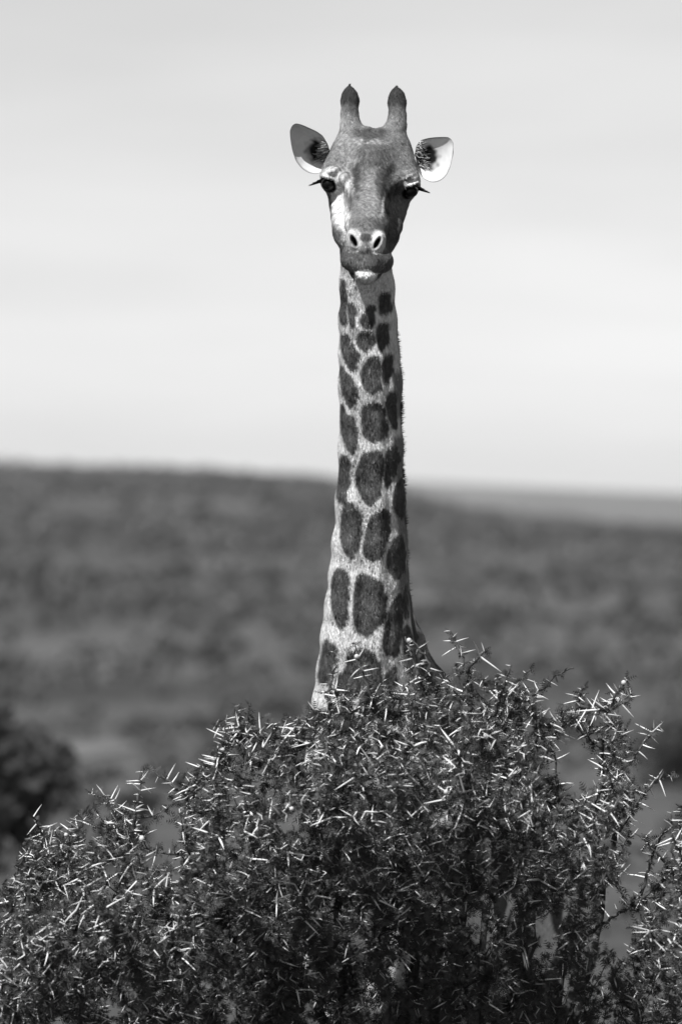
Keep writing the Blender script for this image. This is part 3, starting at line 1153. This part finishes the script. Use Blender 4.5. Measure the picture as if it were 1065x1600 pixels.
# tail
tb = chest + heading * 1.82 + np.array([0, 0, .05])
V, F = [], []
for q in range(9):
    t = q / 8
    c = tb + heading * .10 * math.sin(t * 2) + np.array([0, 0, -.95 * t])
    rr = .035 * (1 - .75 * t)
    for j in range(8):
        b = j / 8 * 6.283
        V.append(c + np.array([rr * math.cos(b), rr * math.sin(b), 0]))
for q in range(8):
    for j in range(8):
        F.append((q * 8 + j, q * 8 + (j + 1) % 8, q * 8 + 8 + (j + 1) % 8, q * 8 + 8 + j))
me = mesh_np('tail', np.array(V), np.array(F), True)
add_attr(me, 'tone', np.full(len(V), .3))
tail = link('tail', me, MT['coat'], giraffe)
rt = np.repeat([V[-4]], 160, 0) + rng.normal(size=(160, 3)) * .008
V, F = blades(rt, rt + np.array([0, .02, -.5]) + rng.normal(size=(160, 3)) * .05, .003)
me = mesh_np('tail_tuft', V, F)
add_attr(me, 'tone', np.full(len(V), .02))
link('tail_tuft', me, MT['mane'], tail)

# ------------------------------------------------------------------ thorn bush
FB = 0.68                                     # the bush stands this far in front of the giraffe
TOPLINE = [(-420, 1560), (-200, 1440), (-60, 1400), (0, 1375), (35, 1310), (70, 1305), (120, 1275), (150, 1255), (190, 1262), (215, 1262), (245, 1255), (300, 1225), (322, 1180), (340, 1138),
           (380, 1112), (425, 1132), (470, 1130), (500, 1095), (540, 1062), (580, 1080), (612, 1075), (640, 1040), (668, 1066), (700, 1050), (725, 1030), (760, 1045), (800, 1062),
           (840, 1085), (890, 1105), (930, 1135), (970, 1130), (1000, 1200), (1018, 1262), (1040, 1295), (1065, 1285), (1150, 1270), (1300, 1330), (1500, 1500)]
NOTCH = [(925, 1462), (950, 1400), (985, 1345), (1000, 1255), (1040, 1262), (1030, 1345), (1045, 1375), (1000, 1430), (960, 1470)]
NOTCH2 = [(222, 1290), (238, 1262), (262, 1280), (275, 1320), (255, 1335), (232, 1325)]
NOTCH3 = [(855, 1190), (880, 1150), (925, 1130), (935, 1190), (905, 1232), (875, 1235)]
br = np.random.default_rng(77)
bush = thing('thorn_bush', 'dense thorny acacia bush with long white spines in front of the giraffe', 'bush', tuple(float(q) for q in (pw(600, 800, FB)[0], DIST - FB, 0)))


def crown_front(t):
    """front and back reach of the crown (metres from its middle) with t = 0 at the top line"""
    fr = np.where(t < .32, .74 * np.sqrt(np.clip(t / .32, 0.02, 1)), .74 - .85 * np.clip((t - .32) / .8, 0, 1) ** 1.0)
    bk = -.48 * np.sqrt(np.clip(t / .4, .02, 1))
    return fr, bk


paths = []          # (points, r0, r1, level)
nodes = []          # positions that further shoots may start from
node_r = []


def bez(a, b, bend, n, wig):
    a, b = np.asarray(a, float), np.asarray(b, float)
    t = np.linspace(0, 1, n)[:, None]
    c = (a + b) / 2 + bend
    P = (1 - t) ** 2 * a + 2 * t * (1 - t) * c + t ** 2 * b
    w = br.normal(size=(n, 3)) * wig
    w[0] = 0
    w[-1] *= .3
    return P + w


base = np.array(bush.location)
fork = base + np.array([0.02, 0, .42])
paths.append((bez(base - [0, 0, .1], fork, [.02, .03, 0], 8, .006), .085, .065, 0))
LIMBS = [(-230, 1600, .1), (-60, 1560, .2), (110, 1520, .15), (292, 1440, .25), (386, 1300, .1), (430, 1480, .35), (518, 1250, -.1), (600, 1400, .4), (650, 1230, .05), (735, 1200, 0), (760, 1420, .3),
         (850, 1330, .1), (905, 1480, .3), (960, 1300, .05), (1010, 1560, .15), (1120, 1440, .1), (1250, 1500, .05), (480, 1330, -.3), (700, 1330, -.35), (250, 1480, -.25), (900, 1420, -.3)]
for lx, ly, lf in LIMBS:
    b = pw(lx, ly, FB + lf * .6 - .28)
    L = np.linalg.norm(b - fork)
    P = bez(fork, b, np.array([(b[0] - fork[0]) * .22, (b[1] - fork[1]) * .2, -.14 * L]), int(L / .05) + 4, .008)
    paths.append((P, .034, .0095, 1))
    k = len(P)
    for q in range(k // 3, k):
        nodes.append(P[q])
        node_r.append(.009 + .012 * (1 - q / k))

# shoots that stand clear of the crown in the photo
HERO = [
    [(388, 1290), (386, 1240), (384, 1180), (378, 1150), (372, 1103)], [(380, 1150), (350, 1142), (330, 1130)], [(513, 1150), (515, 1110), (513, 1080), (524, 1040), (519, 1018)],
    [(588, 1110), (576, 1080), (566, 1050), (553, 1010)], [(668, 1110), (655, 1060), (640, 1020), (632, 992)], [(660, 1075), (672, 1040), (645, 1000)],
    [(735, 1130), (730, 1070), (726, 1035), (714, 1008), (703, 988)], [(728, 1050), (748, 1025), (757, 1017)],
    [(770, 1265), (789, 1238), (812, 1218), (846, 1166), (875, 1135), (903, 1117), (955, 1109), (981, 1094), (984, 1084)], [(900, 1118), (905, 1085), (913, 1072)], [(955, 1109), (960, 1085), (978, 1064)],
    [(790, 1180), (806, 1123), (817, 1100), (843, 1080), (866, 1057), (895, 1044)], [(800, 1110), (812, 1070), (826, 1048)], [(770, 1120), (785, 1075), (796, 1042)],
    [(930, 1262), (943, 1215), (966, 1163), (980, 1133)], [(940, 1270), (966, 1215), (1004, 1163), (1024, 1137), (1034, 1128)], [(943, 1240), (941, 1180), (943, 1129), (958, 1080)],
    [(965, 1300), (989, 1264), (1012, 1232), (1024, 1218), (1046, 1214)], [(872, 1260), (869, 1220), (864, 1172)],
    [(905, 1470), (930, 1450), (990, 1410), (1045, 1368), (1100, 1335)], [(1050, 1366), (1022, 1330), (992, 1302)], [(1070, 1352), (1050, 1310), (1048, 1270)], [(1085, 1345), (1075, 1300), (1062, 1262)], [(1000, 1402), (1020, 1330), (1035, 1300)],
    [(125, 1420), (108, 1380), (98, 1356), (80, 1325), (66, 1302), (56, 1285), (45, 1268)], [(190, 1330), (186, 1271), (179, 1249), (160, 1242), (143, 1242)],
    [(205, 1320), (211, 1275), (216, 1245), (222, 1215), (225, 1197)], [(305, 1270), (285, 1238), (267, 1224), (243, 1208)], [(292, 1440), (296, 1350), (300, 1290), (304, 1225), (298, 1205)],
    [(30, 1420), (24, 1370), (40, 1330)], [(110, 1330), (128, 1290), (135, 1262)], [(425, 1190), (440, 1150), (452, 1120)], [(330, 1230), (345, 1180), (352, 1128)], [(540, 1100), (520, 1075), (500, 1085)],
    [(470, 1170), (462, 1140), (468, 1118)], [(610, 1110), (612, 1085), (600, 1066)], [(690, 1110), (700, 1075), (694, 1052)],
]
hero_paths = []
for h in HERO:
    f0 = FB + br.uniform(-.15, .25)
    ctl = np.array([pw(x, y, f0 + .04 * math.sin(i * 1.3)) for i, (x, y) in enumerate(h)])
    s = np.concatenate([[0], np.cumsum(np.linalg.norm(np.diff(ctl, axis=0), axis=1))])
    q = np.linspace(0, s[-1], int(s[-1] / .017) + 3)
    P = np.stack([np.interp(q, s, ctl[:, k]) for k in range(3)], 1) + br.normal(size=(len(q), 3)) * .0022
    # join the shoot to the nearest limb
    nd = np.array(nodes)
    low = nd[:, 2] < P[0, 2] + .02
    j = np.argmin(np.where(low, np.linalg.norm(nd - P[0], axis=1), 9e9))
    L = np.linalg.norm(nd[j] - P[0])
    J = bez(nd[j], P[0], np.array([0, 0, -.05 * L]), int(L / .03) + 3, .004)
    paths.append((J, .0075, .0052, 2))
    hero_paths.append(P)
    paths.append((P, .0062, .0022, 4))
    for p in J[::3]:
        nodes.append(p)
        node_r.append(.005)
    for p in P[: len(P) // 2: 3]:
        nodes.append(p)
        node_r.append(.004)

tips = []
HOLES = [(367, 1470), (620, 1400), (665, 1415), (560, 1185), (345, 1440), (400, 1520), (820, 1280), (700, 1300), (480, 1500), (490, 1440), (610, 1150), (492, 1195)]
while len(tips) < 3860:
    x = br.uniform(-330, 1390)
    top = np.interp(x, *np.array(TOPLINE).T)
    t = br.uniform(0, 1) ** (1.15 if len(tips) < 2200 else .55)
    if len(tips) > 3000:                      # close the crown in front of the chest
        x = br.uniform(450, 830) if len(tips) < 3340 else (br.uniform(20, 430) if len(tips) < 3560 else br.uniform(430, 570))
        top = np.interp(x, *np.array(TOPLINE).T)
        t = br.uniform(.12 if len(tips) < 3340 else .35, 1)
    y = top + t * (1720 - top)
    if len(tips) >= 3620:                     # thicker growth at these places of the crown
        hx0, hy0 = HOLES[len(tips) % 12]
        x, y = hx0 + br.normal() * 24, hy0 + br.normal() * 34
        top = np.interp(x, *np.array(TOPLINE).T)
    tt = (y - top) * .0019
    fr, bkk = crown_front(np.array([tt / .95]))
    w = br.uniform(0, 1)
    w = w if br.uniform() < .45 else 1 - (1 - w) ** 2.2
    f = FB + bkk[0] + (fr[0] - bkk[0]) * w
    if x < 0 or x > 1065:
        if br.uniform() < .35:
            continue
    hit = False
    for nt in (NOTCH, NOTCH2, NOTCH3):
        if poly_sd(np.array([x]), np.array([y]), nt)[0] < 6:
            hit = True
    if hit:
        continue
    tips.append((pw(x, y, f), y))
NB = np.zeros((60000, 3))
NRD = np.zeros(60000)
nn = len(nodes)
NB[:nn] = nodes
NRD[:nn] = node_r
order = np.argsort([np.linalg.norm(p - fork) for p, _ in tips])
for i in order:
    p, _ = tips[i]
    nd = NB[:nn]
    dv = p - nd
    dist = np.linalg.norm(dv, axis=1)
    cost = dist + .6 * np.clip(nd[:, 2] - p[2] + .05, 0, 9) + np.where(dist < .10, .25, 0)
    j = int(np.argmin(cost))
    L = dist[j]
    if L < .05:
        continue
    bend = np.array([dv[j][0] * .12, dv[j][1] * .12, -.10 * L]) + br.normal(size=3) * .05 * L
    P = bez(nd[j], p, bend, max(5, int(L / .018)), .0028)
    r0 = min(NRD[j], .0034 + .006 * L)
    paths.append((P, r0, .0017, 3))
    for q in range(2, len(P) - 1, 3):
        NB[nn] = P[q]
        NRD[nn] = max(.0022, r0 * (1 - q / len(P)))
        nn += 1


def tube(P, r0, r1, sides):
    n = len(P)
    T = np.gradient(P, axis=0)
    T /= np.linalg.norm(T, axis=1)[:, None] + 1e-9
    ref = np.array([.3, .9, .2])
    a = np.cross(T, ref)
    a /= np.linalg.norm(a, axis=1)[:, None] + 1e-9
    b = np.cross(T, a)
    rr = np.linspace(r0, r1, n)
    an = np.arange(sides) / sides * 2 * np.pi
    V = P[:, None, :] + rr[:, None, None] * (a[:, None, :] * np.cos(an)[None, :, None] + b[:, None, :] * np.sin(an)[None, :, None])
    ix = np.arange(n * sides).reshape(n, sides)
    F = np.stack([ix[:-1], np.roll(ix[:-1], -1, 1), np.roll(ix[1:], -1, 1), ix[1:]], -1).reshape(-1, 4)
    return V.reshape(-1, 3), F


tw_v, tw_f, off = [], [], 0
for P, r0, r1, lv in paths:
    V, F = tube(P, r0, r1, 10 if lv < 2 else (6 if lv == 4 else 3))
    if lv == 0:
        link('trunk', mesh_np('trunk', V, F, True), MT['bark'], bush)
    elif lv == 1 or lv == 4:
        link('branch' if lv == 1 else 'shoot', mesh_np('branch' if lv == 1 else 'shoot', V, F, True), MT['bark'], bush)
    else:
        tw_v.append(V)
        tw_f.append(F + off)
        off += len(V)
o = link('twig_tangle', mesh_np('twig_tangle', np.concatenate(tw_v), np.concatenate(tw_f), True), MT['bark'], bush)
o['kind'] = 'stuff'

# --- thorns in pairs and leaf clusters at the nodes of the shoots
th_p, th_d, th_l = [], [], []
lf_p, lf_n, lf_s = [], [], []
for P, r0, r1, lv in paths:
    if lv < 2:
        continue
    n = len(P)
    T = np.gradient(P, axis=0)
    T /= np.linalg.norm(T, axis=1)[:, None] + 1e-9
    ph = br.uniform(0, 6.28)
    tip_x, tip_y, _ = [float(a[0]) for a in to_px(P[-1:])]
    low = float(np.clip((tip_y - np.interp(tip_x, *np.array(TOPLINE).T) - 190) / 260, 0, 1))   # fewer, shorter spines lower down, thinned to imitate the crown's self-shade
    lenscale = br.uniform(.7, 1.15) * (1 - .22 * low)
    start = 1 if lv != 3 else max(1, int(n * .15))
    for q in range(start, n):
        step = 1 if lv == 4 else (2 if q < n * .5 else 1)
        ref = np.array([0.2, .3, 1.0]) if abs(T[q][2]) < .8 else np.array([1.0, .3, 0])
        a = np.cross(T[q], ref)
        a /= np.linalg.norm(a)
        b = np.cross(T[q], a)
        if (q % step == 0) and br.uniform() < (.70 if lv == 4 else .88 - .25 * low):
            ph += 2.2 + br.normal() * .5
            side_ = a * math.cos(ph) + b * math.sin(ph)
            nrm_ = -a * math.sin(ph) + b * math.cos(ph)
            L = lenscale * br.choice([.024, .042, .056, .068], p=[.20, .28, .32, .20]) * br.uniform(.85, 1.15)
            if q > n - 3:
                L *= .45
            for sg in (-1, 1):
                dv = sg * side_ * .80 + nrm_ * .50 + T[q] * br.uniform(-.2, .3) + br.normal(size=3) * .10
                dv /= np.linalg.norm(dv)
                if br.uniform() < .93:
                    th_p.append(P[q])
                    th_d.append(dv)
                    th_l.append(L * br.uniform(.85, 1.1))
        if br.uniform() < (.62 if lv == 4 else .80):
            out = a * br.normal() + b * br.normal() + T[q] * .6 + np.array([0, -.15, .35])
            for rep_ in range(1 if lv == 4 else 2 + (br.uniform() < .15 + .15 * low)):
                o_ = out + (br.normal(size=3) * .9 if rep_ else 0)
                lf_p.append(P[q] + (br.normal(size=3) * .013 if rep_ else 0))
                lf_n.append(o_ / np.linalg.norm(o_))
                lf_s.append(br.uniform(.7, 1.3))
th_p, th_d, th_l = np.array(th_p), np.array(th_d), np.array(th_l)


def basis(D, r):
    ref = r.normal(size=D.shape)
    A = np.cross(D, ref)
    A /= np.linalg.norm(A, axis=1)[:, None] + 1e-9
    return A, np.cross(D, A)


# one slender spine: 4 sides, slight curve, unit length along +Z
sv, sf = [], []
for q, (zz, rr) in enumerate(((0, .052), (.15, .050), (.65, .034), (1.0, .004))):
    for j in range(5):
        an = j / 5 * 6.283
        sv.append((rr * math.cos(an) + .03 * math.sin(zz * 3.1), rr * math.sin(an), zz))
for q in range(3):
    for j in range(5):
        sf.append((q * 5 + j, q * 5 + (j + 1) % 5, q * 5 + 5 + (j + 1) % 5, q * 5 + 5 + j))
sv, sf = np.array(sv), np.array(sf)
spine_me = mesh_np('thorn', sv, sf, True)
spine_me.materials.append(MT['thorn'])
# the spines that show largest: long ones at the front of the crown, within the frame
tx, ty, tf = to_px(th_p)
cross = np.sqrt(np.clip(1 - th_d[:, 1] ** 2, 0, 1)) * th_l
topy = np.interp(tx, *np.array(TOPLINE).T)
fr, bkk = crown_front(np.clip((ty - topy) * .0019 / .95, 0, 1.3))
score = cross * np.clip(1 - 1.3 * (FB + fr - tf), .05, 1) * ((tx > 5) & (tx < 1060) & (ty < 1590))
score = np.where(ty < topy + 25, cross, score) * ((tx > 5) & (tx < 1060) & (ty < 1590))
big = np.argsort(-score)[:300]
rest = np.setdiff1d(np.arange(len(th_p)), big)
for i in big:
    o = bpy.data.objects.new('thorn', spine_me)
    o.location = Vector(th_p[i]) - bush.location
    o.rotation_mode = 'QUATERNION'
    o.rotation_quaternion = Vector(th_d[i]).to_track_quat('Z', 'Y')
    o.scale = (float(th_l[i]) * .62 + .013,) * 2 + (float(th_l[i]),)
    o.parent = bush
    col.objects.link(o)
sv, sf = [], []
for q, (zz, rr) in enumerate(((0, .054), (.5, .044), (1.0, .004))):
    for j in range(4):
        an = j / 4 * 6.283
        sv.append((rr * math.cos(an) + .03 * math.sin(zz * 3.1), rr * math.sin(an), zz))
for q in range(2):
    for j in range(4):
        sf.append((q * 4 + j, q * 4 + (j + 1) % 4, q * 4 + 4 + (j + 1) % 4, q * 4 + 4 + j))
sv, sf = np.array(sv), np.array(sf)
A, B = basis(th_d[rest], br)
S = (th_l[rest] * .70 + .013)[:, None, None]
Vt = th_p[rest][:, None, :] + S * (sv[None, :, 0:1] * A[:, None, :] + sv[None, :, 1:2] * B[:, None, :]) + th_l[rest][:, None, None] * sv[None, :, 2:3] * th_d[rest][:, None, :]
Ft = (np.arange(len(rest))[:, None, None] * len(sv) + sf[None]).reshape(-1, 4)
me = mesh_np('thorn_mass', Vt.reshape(-1, 3), Ft, True)
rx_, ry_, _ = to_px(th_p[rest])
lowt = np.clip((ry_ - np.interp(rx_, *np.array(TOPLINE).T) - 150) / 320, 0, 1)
add_attr(me, 'tone', np.repeat((.80 - .24 * lowt) * br.uniform(.55, 1.05, len(rest)), len(sv)))  # spine tone falls lower down: shade of the crown painted in
o = link('thorn_mass', me, MT['shadethorn'], bush)
o['kind'] = 'stuff'

# feathery leaves: clusters of pinnate leaves, a few prototypes
def cluster(r):
    V, F = [], []
    for k in range(r.integers(3, 6)):
        d = r.normal(size=3) * .75 + np.array([0, 0, .7])
        d /= np.linalg.norm(d)
        s = np.cross(d, r.normal(size=3))
        s /= np.linalg.norm(s)
        up = np.cross(s, d)
        L = r.uniform(.016, .028)
        np_ = 4
        for q in range(np_):
            t = (q + .8) / np_
            c = d * L * t + up * L * .25 * t * t
            wl_ = .0085 * math.sin(math.pi * (.15 + .8 * t)) + .002
            for sg in (-1, 1):
                tip = c + s * sg * wl_ + d * wl_ * .45 + up * wl_ * r.uniform(-.2, .4)
                w = d * .0019
                i = len(V)
                V += [c - w, c + w, tip]
                F.append((i, i + 1, i + 2))
    return np.array(V), np.array(F)


protos = [cluster(br) for _ in range(14)]
lf_p, lf_n, lf_s = np.array(lf_p), np.array(lf_n), np.array(lf_s)
which = br.integers(0, 14, len(lf_p))
LV, LF, LT, off = [], [], [], 0
for k in range(14):
    m = which == k
    pv, pf = protos[k]
    A, B = basis(lf_n[m], br)
    s = lf_s[m][:, None, None]
    V = lf_p[m][:, None, :] + s * (pv[None, :, 0:1] * A[:, None, :] + pv[None, :, 1:2] * B[:, None, :] + pv[None, :, 2:3] * lf_n[m][:, None, :])
    F = (np.arange(m.sum())[:, None, None] * len(pv) + pf[None]).reshape(-1, 3) + off
    off += m.sum() * len(pv)
    LV.append(V.reshape(-1, 3))
    LF.append(F)
    LT.append(np.repeat(br.uniform(.035, .085, m.sum()), len(pv)))
me = mesh_np('leaves', np.concatenate(LV), np.concatenate(LF))
add_attr(me, 'tone', np.concatenate(LT))
o = link('leaves', me, MT['leaf'], bush)
o['kind'] = 'stuff'
print('BUSH', sum(len(m.loops) - 2 * len(m.polygons) for m in bpy.data.meshes), 'tris', len(paths), 'thorns', len(th_p), 'clusters', len(lf_p), 'leaf faces', len(me.polygons), 'hair', n, 'head verts', len(HV), len(BV))

# little round flower heads
FLOW = [(706, 1290), (350, 1298), (349, 1310), (348, 1170), (600, 1178), (645, 1192), (963, 1061), (965, 1135), (930, 1102), (95, 1310), (635, 1005), (160, 1480), (158, 1465), (470, 1270), (690, 1240), (540, 1190), (760, 1150), (830, 1130), (420, 1220), (250, 1300), (870, 1300), (560, 1030)]
bv, bf_ = uvsphere((0, 0, 0), (1, 1, 1), 12, 8)
bv = bv * (1 + .10 * np.sin(bv[:, 0:1] * 9) * np.cos(bv[:, 2:3] * 11))
fm = mesh_np('flower_ball', bv, bf_, True)
fm.materials.append(MT['flower'])
allp = np.concatenate([p for p, _, _, lv in paths if lv >= 3])
ax, ay, af = to_px(allp)
for x, y in FLOW:
    j = int(np.argmin(np.hypot(ax - x, ay - y) - 22 * af))
    o = bpy.data.objects.new('flower_ball', fm)
    o.location = Vector(allp[j] + np.array([br.normal() * .003, -.010, .008])) - bush.location
    s = br.uniform(.006, .0085)
    o.scale = (s, s, s)
    o.parent = bush
    col.objects.link(o)

# a pale dry tuft caught in the spines
c = pw(812, 1268, FB + .42)
n = 260
t = br.uniform(0, 1, n)
rt = c + np.stack([(.5 - t) * .045 + br.normal(size=n) * .008, br.normal(size=n) * .012, (t - .45) * .085 + br.normal(size=n) * .006], 1)
V, F = blades(rt, rt + np.array([-.02, -.004, .028]) + br.normal(size=(n, 3)) * .012, .0016)
link('dry_tuft', mesh_np('dry_tuft', V, F), MT['tuft'], bush)

# ------------------------------------------------------------------ haze over the plain
HB = np.array([[-15000, -500, -230], [15000, 8200, 48]], float)
V = np.array([[HB[i][0], HB[j][1], HB[k][2]] for i in (0, 1) for j in (0, 1) for k in (0, 1)])
F = np.array([(0, 1, 3, 2), (4, 6, 7, 5), (0, 4, 5, 1), (2, 3, 7, 6), (0, 2, 6, 4), (1, 5, 7, 3)])
hm = bpy.data.materials.new('haze_air')
hm.use_nodes = True
hm.node_tree.nodes.clear()
pv = hm.node_tree.nodes.new('ShaderNodeVolumePrincipled')
pv.inputs['Color'].default_value = (1, 1, 1, 1)
pv.inputs['Density'].default_value = 5e-5
pv.inputs['Anisotropy'].default_value = 0.2
ho = hm.node_tree.nodes.new('ShaderNodeOutputMaterial')
hm.node_tree.links.new(pv.outputs['Volume'], ho.inputs['Volume'])
o = link('haze', mesh_np('haze', V, F), hm)
o['kind'] = 'stuff'
o['label'] = 'thin pale haze hanging over the far plain and hills'
o['category'] = 'haze'
